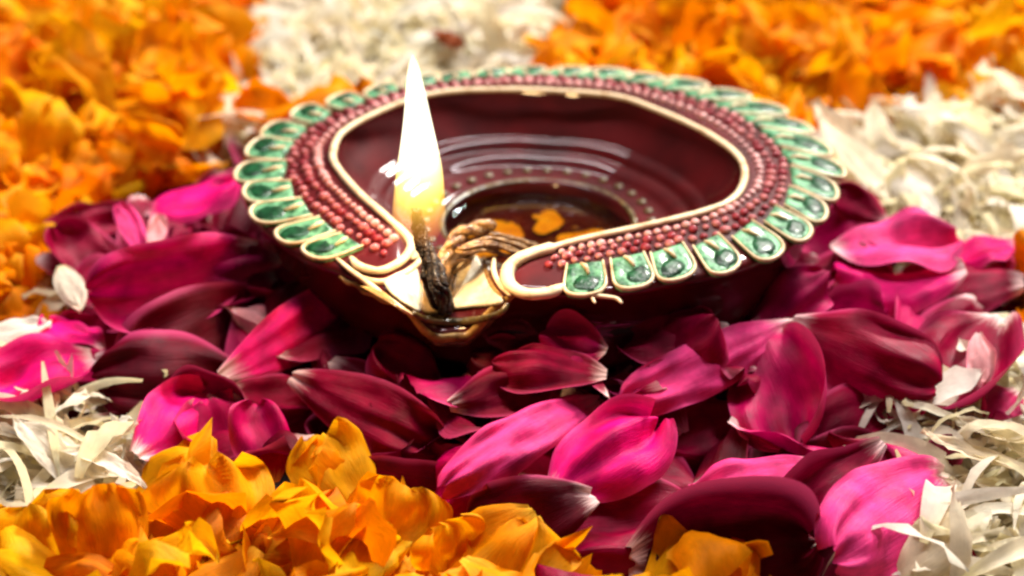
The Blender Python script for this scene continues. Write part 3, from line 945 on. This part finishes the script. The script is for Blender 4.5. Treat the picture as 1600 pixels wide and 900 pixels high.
# zones of the ground, from where each colour lies in the photograph (judged at petal height)
ZR = [(60, 350), (180, 300), (300, 262), (420, 250), (620, 330), (1240, 330), (1310, 280), (1400, 345), (1600, 375), (1640, 480), (1600, 640), (1450, 640), (1370, 700),
      (1470, 760), (1440, 900), (1300, 1100), (1200, 1100), (1180, 970), (1060, 910), (930, 950), (880, 900), (690, 880), (620, 790), (480, 735), (430, 770), (230, 730), (150, 640), (-60, 640), (-60, 530), (80, 500), (130, 470)]
ZW = [[(-120, 640), (150, 620), (260, 730), (230, 800), (120, 830), (-120, 850)],
      [(-120, 505), (70, 500), (80, 530), (-120, 545)],
      [(375, -60), (910, -60), (880, 70), (860, 160), (500, 220), (420, 220), (340, 270), (340, 170), (400, 110)],
      [(1240, 320), (1260, 150), (1340, 190), (1400, 165), (1760, 150), (1760, 410), (1600, 395), (1380, 350)],
      [(1350, 640), (1450, 560), (1700, 520), (1900, 1100), (1280, 1100), (1300, 930), (1440, 880), (1462, 780), (1372, 700)],
      [(95, 420), (120, 410), (150, 500), (120, 500)]]


def inside(poly, x, y):
    c = False
    j = len(poly) - 1
    for i in range(len(poly)):
        xi, yi = poly[i]; xj, yj = poly[j]
        if (yi > y) != (yj > y) and x < (xj - xi) * (y - yi) / (yj - yi) + xi: c = not c
        j = i
    return c


def zone(x, y):
    px, py = project((x, y, 0.9))
    px += 14 * noise.noise(Vector((x * 1.3, y * 1.3, 3)))
    py += 10 * noise.noise(Vector((x * 1.3, y * 1.3, 9)))
    for k, z_ in enumerate(ZW):
        if inside(z_, px, py): return 'w', px, py
    if inside(ZR, px, py): return 'r', px, py
    return 'o', px, py


def heap(x, y, k):
    """height of the heaps of petals"""
    n = noise.noise(Vector((x * 0.45, y * 0.45, 1.7))) * 0.45 + noise.noise(Vector((x * 1.1, y * 1.1, 5.0))) * 0.28
    base = {'o': 1.15, 'w': 0.95, 'r': 0.75}[k]
    d = math.hypot(x, y)
    h = base + n
    if k == 'o' and y < -4: h *= 0.8
    if d < 5.6: h = min(h, 1.1) * sstep(1.6, 4.2, d) + 0.1
    return max(0.15, h)


OR = [(1.0, 0.36, 0.001), (1.0, 0.43, 0.002), (1.0, 0.28, 0.001), (1.0, 0.50, 0.004), (0.92, 0.32, 0.001)]
WH = [(0.96, 0.87, 0.66), (0.95, 0.82, 0.58), (0.97, 0.91, 0.78), (0.93, 0.84, 0.54), (0.96, 0.88, 0.72)]


def loose(kind, x, y, z, rg, big=1.0, tilt=None):
    if kind == 'o':
        L, W_ = rg.uniform(0.85, 1.4) * big, rg.uniform(0.7, 1.4) * big
        g = dict(cup=rg.uniform(-1.6, 1.6), bend=rg.uniform(-2.0, 2.0), curl=rg.uniform(-0.6, 0.9), ruffle=rg.uniform(0.16, 0.34), notch=rg.uniform(0.04, 0.18))
        if y < -3: L, W_ = L * 1.05, W_ * 1.05
        tint = OR[rg.randrange(5)]
        nm, k2 = 'marigold', (11, 11)
    elif kind == 'w':
        L, W_ = rg.uniform(0.9, 2.1) * big, rg.choice((0.13, 0.2, 0.3, 0.42)) * big
        g = dict(cup=rg.uniform(-0.9, 1.3), bend=rg.uniform(-2.6, 2.6), curl=rg.uniform(-0.2, 0.3), ruffle=rg.uniform(0.1, 0.25))
        tint = WH[rg.randrange(5)]
        nm, k2 = 'white', (12, 4)
    else:
        L, W_ = rg.uniform(1.2, 2.0) * big, rg.uniform(0.7, 1.4) * big
        g = dict(cup=rg.uniform(-1.4, 1.4), bend=rg.uniform(-1.3, 1.3), curl=rg.uniform(0, 0.6), ruffle=0.16)
        tint = [CRIM, DARK, DARK, CRIM, MAG][rg.randrange(5)]
        nm, k2 = 'rose', (16, 13)
    v_ = rg.uniform(0.85, 1.1)
    tint = tuple(min(1, c * v_) for c in tint)
    pts, uv = petal_geo(nm, L, W_, rg, k2[0], k2[1], **g)
    yaw = rg.uniform(0, 2 * math.pi)
    el = rg.uniform(-0.35, 0.95) if tilt is None else tilt * rg.uniform(-1, 1)
    d = np.array([math.cos(yaw) * math.cos(el), math.sin(yaw) * math.cos(el), math.sin(el)])
    c = np.array([x, y, z])
    B = c - d * L * 0.5
    return orient(pts, B, B + d, rg.uniform(-60, 60) if tilt is None else rg.uniform(-25, 25) * (2.2 if kind == 'r' else 1)), uv, tint, B


def scatter(step, x0, x1, y0, y1, rg):
    y = y0
    while y < y1:
        x = x0
        while x < x1:
            yield x + rg.uniform(-0.5, 0.5) * step, y + rg.uniform(-0.5, 0.5) * step
            x += step
        y += step


XR, YR = 15.0, (-9.5, 19.0)
mass = {'o': Batch(), 'w': Batch()}
rg = random.Random(21)
for kind, step, layers in (('o', 0.62, 4), ('w', 0.28, 4)):
    for ly in range(layers):
        for x, y in scatter(step, -XR, XR, YR[0], YR[1], rg):
            px, py = project((x, y, 0.9))
            if not (-560 < px < 2160 and -260 < py < 1300): continue
            d = math.hypot(x, y)
            if d < 2.9: continue
            k, px, py = zone(x, y)
            if k != kind: continue
            h = heap(x, y, k)
            z = max(0.12, h * (0.15 + 0.78 * ly / (layers - 1)) - 0.12)
            pts, uv, tint, B = loose(kind, x, y, z, rg, tilt=0.75 if ly > 1 else 0.4)
            if pts[..., 2].min() < 0.01: pts[..., 2] = np.maximum(pts[..., 2], 0.01)
            mass[kind].add(pts, uv, tint)
props(mass['o'].build('marigold_petals', M['marigold']), 'dense mass of small orange marigold petals filling the heaps', 'marigold petals', kind='stuff')
props(mass['w'].build('white_flower_strands', M['white']), 'dense mass of shredded cream white flower petals filling the heaps', 'white petals', kind='stuff')


def patch_label(kind, px, py):
    if kind == 'o':
        if px > 1480 and py > 340: return 'orange marigold petal at the right edge beside the rose petals', 'marigold petals at the right edge'
        if py > 560: return 'loose ruffled orange marigold petal in the heap along the bottom edge', 'marigold petals heaped along the bottom edge'
        if px < 700: return 'loose orange marigold petal in the blurred heap at the upper left', 'marigold petals heaped at the upper left'
        return 'loose orange marigold petal in the blurred heap at the upper right', 'marigold petals heaped at the upper right'
    if py < 230 and px < 1000: return 'thin cream white flower petal in the pale patch behind the flame', 'white petals behind the lamp'
    if px > 1150 and py < 420: return 'cream white flower petal in the pale patch right of the lamp', 'white petals right of the lamp'
    if px > 1150: return 'cream white flower petal in the pale heap at the bottom right corner', 'white petals at the bottom right'
    return 'thin white flower petal in the pale patch at the left edge', 'white petals at the left edge'


# the top layer: every petal a thing of its own
cand = {'o': [], 'w': [], 'r': []}
rg = random.Random(5)
for kind, step in (('o', 0.80), ('w', 0.62), ('r', 1.05)):
    for x, y in list(scatter(step, -XR, XR, YR[0], YR[1], rg)) + (list(scatter(step * 1.1, -XR, XR, YR[0], YR[1], rg)) if kind == 'r' else []):
        px, py = project((x, y, 1.0))
        if not (-60 < px < 1660 and -50 < py < 980): continue
        if math.hypot(x, y) < (3.3 if kind != 'r' else 2.9): continue
        k, px, py = zone(x, y)
        if k == kind: cand[kind].append((x, y, px, py))
print('candidates', {k: len(v) for k, v in cand.items()})
for kind in 'owr':
    lst = sorted(cand[kind], key=lambda c: c[1])[:296 - (16 if kind != 'r' else 0)]
    for x, y, px, py in lst:
        h = heap(x, y, kind)
        if kind == 'r':
            z = rg.uniform(0.15, 0.95) * (0.9 if math.hypot(x, y) < 4.6 else 1.0) + 0.15
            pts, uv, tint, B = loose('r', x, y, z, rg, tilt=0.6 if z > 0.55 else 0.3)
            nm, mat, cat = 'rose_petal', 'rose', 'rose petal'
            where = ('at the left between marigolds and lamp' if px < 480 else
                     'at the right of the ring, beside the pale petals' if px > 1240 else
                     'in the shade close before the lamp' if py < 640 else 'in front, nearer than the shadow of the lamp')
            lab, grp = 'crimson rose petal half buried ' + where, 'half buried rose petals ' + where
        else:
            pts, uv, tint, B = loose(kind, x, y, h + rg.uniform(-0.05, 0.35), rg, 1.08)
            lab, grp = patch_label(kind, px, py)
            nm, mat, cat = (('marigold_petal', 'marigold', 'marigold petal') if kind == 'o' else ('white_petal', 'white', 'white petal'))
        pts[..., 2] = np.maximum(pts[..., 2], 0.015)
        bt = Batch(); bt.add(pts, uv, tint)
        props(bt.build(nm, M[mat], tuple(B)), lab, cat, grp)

rg = random.Random(77)
for i in range(30):
    th = 172 + 188 * (i + 0.5) / 30
    a = math.radians(th + rg.uniform(-2, 2))
    r_ = rout(th) - rg.uniform(-0.5, 0.2) + (0.35 if 240 < th < 270 else 0)
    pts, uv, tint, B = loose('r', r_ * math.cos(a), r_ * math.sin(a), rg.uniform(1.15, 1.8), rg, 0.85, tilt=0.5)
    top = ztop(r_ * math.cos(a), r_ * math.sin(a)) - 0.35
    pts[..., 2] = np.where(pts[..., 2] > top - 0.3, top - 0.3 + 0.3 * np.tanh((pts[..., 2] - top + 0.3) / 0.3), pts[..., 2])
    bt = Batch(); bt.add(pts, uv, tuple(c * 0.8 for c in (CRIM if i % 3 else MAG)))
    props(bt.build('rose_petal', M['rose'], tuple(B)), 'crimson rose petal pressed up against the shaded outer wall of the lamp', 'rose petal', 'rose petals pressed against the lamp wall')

# single larger marigold and white petals one can pick out
OG = 'large marigold petals in the foreground'
MARI = [
    (565, 800, 0.9, 505, 676, 1.6, 1.3, 0, -0.7, -0.9, 0.3, 3, 'rounded orange marigold petal rising highest in the front heap'),
    (350, 850, 0.9, 320, 722, 1.7, 1.8, 0, -0.6, -1.0, 0.3, 1, 'broad orange marigold petal arching at the front left below the rose petals'),
    (165, 930, 0.7, 150, 762, 2.0, 1.4, -8, -0.9, -0.4, 0.2, 0, 'upright folded orange marigold petal at the lower left'),
    (40, 920, 0.7, 45, 790, 1.6, 1.5, 5, 0.8, -0.9, 0.2, 3, 'orange marigold petal in the bottom left corner'),
    (590, 890, 0.8, 630, 755, 1.7, 1.4, 15, -0.7, -0.8, 0.3, 1, 'orange marigold petal at the right shoulder of the front heap'),
    (470, 900, 0.9, 490, 790, 1.9, 1.5, 10, 1.0, 1.2, 0.2, 3, 'curled bright orange marigold petal in the middle of the front heap'),
    (420, 840, 1.2, 560, 800, 1.7, 0.8, -20, -0.8, -1.2, 0.2, 4, 'narrow orange marigold petal looping over the front heap'),
    (780, 940, 0.7, 840, 820, 1.4, 1.5, -8, -0.7, -0.9, 0.2, 1, 'orange marigold petal beside the dark rose petals at the bottom'),
    (1000, 930, 0.7, 1090, 850, 1.3, 1.9, -8, -0.9, -0.9, 0.2, 3, 'smooth arched orange marigold petal at the bottom edge right of centre'),
    (705, 900, 0.8, 690, 820, 1.5, 1.2, 5, 0.7, -1.0, 0.2, 1, 'short orange marigold petal at the foot of the front heap'),
    (272, 920, 1.1, 295, 822, 2.0, 0.35, 0, 0.4, 0.3, 0.0, 3, 'thin upright sliver of orange marigold petal at the front left'),
]
for q in MARI:
    hero('marigold', 'marigold_petal', 'marigold', *q[:9], q[9] * 0.5, q[10], OR[q[11]], q[12], 'marigold petal', OG, ruffle=0.13, notch=0.08)
WG = 'large white petals'
WHI = [
    (1420, 330, 0.9, 1272, 158, 2.2, 1.0, -15, 0.6, 0.5, 0.1, 0, 'large creamy petal leaning against the right rim of the lamp'),
    (1540, 210, 0.9, 1395, 170, 1.5, 0.7, -10, -0.8, -0.7, 0.1, 2, 'wide white petal arching below the upper right marigolds'),
    (1470, 330, 0.9, 1420, 240, 1.5, 0.8, 0, 0.6, -0.5, 0.1, 4, 'blunt white petal in the middle of the right pale patch'),
    (1400, 260, 1.2, 1465, 345, 1.1, 0.7, 10, -0.6, -0.8, 0.1, 2, 'drooping white petal behind the smooth oval rose petal'),
    (1620, 735, 1.4, 1440, 672, 1.7, 0.34, 0, 0.9, 0.5, 0.0, 1, 'long cream strand running left from the right edge'),
    (1610, 690, 1.5, 1490, 650, 1.6, 0.4, 0, 0.9, 0.7, 0.0, 0, 'upper pale strand above the long cream one at the right edge'),
    (1600, 850, 1.1, 1430, 815, 1.5, 0.9, -10, 0.9, 0.8, 0.1, 3, 'broad pale yellow petal at the lower right'),
    (1400, 910, 0.9, 1500, 790, 1.6, 1.1, -5, -0.8, -0.8, 0.2, 1, 'cupped pale cream petal at the bottom right below the pink rose petal'),
    (60, 740, 0.9, 215, 660, 1.5, 0.35, 0, 0.8, 0.4, 0.0, 2, 'white strand reaching right over the magenta petal at the left'),
    (30, 700, 1.0, 190, 700, 1.4, 0.32, 0, 0.8, 0.4, 0.0, 2, 'white strand pointing right at the left edge'),
    (120, 770, 0.9, 20, 650, 1.4, 0.5, 0, 0.8, -0.6, 0.0, 4, 'broad white strand curving at the left edge'),
    (90, 700, 1.2, 230, 765, 1.2, 0.35, 0, 0.8, -0.6, 0.0, 2, 'white strand drooping onto the front left marigolds'),
    (-20, 520, 1.4, 80, 508, 1.5, 0.8, -5, -0.4, -0.5, 0.0, 2, 'white petal above the rose petal at the left edge'),
    (95, 415, 1.7, 128, 485, 1.5, 0.45, 0, -0.4, -0.4, 0.0, 0, 'pale pinkish white petal scrap beside the dark pointed rose petal'),
]
for q in WHI:
    hero('white', 'white_petal', 'white', *q[:11], WH[q[11]], q[12], 'white petal', WG, ruffle=0.1)
# the brown dry scrap behind the flame
hero('marigold', 'dry_petal', 'marigold', 665, 48, 1.5, 722, 72, 1.5, 0.45, 0, -0.5, -0.5, 0.2, (0.30, 0.07, 0.02),
     'brown dried petal scrap on the white petals behind the flame', 'dry petal', None, ruffle=0.2)
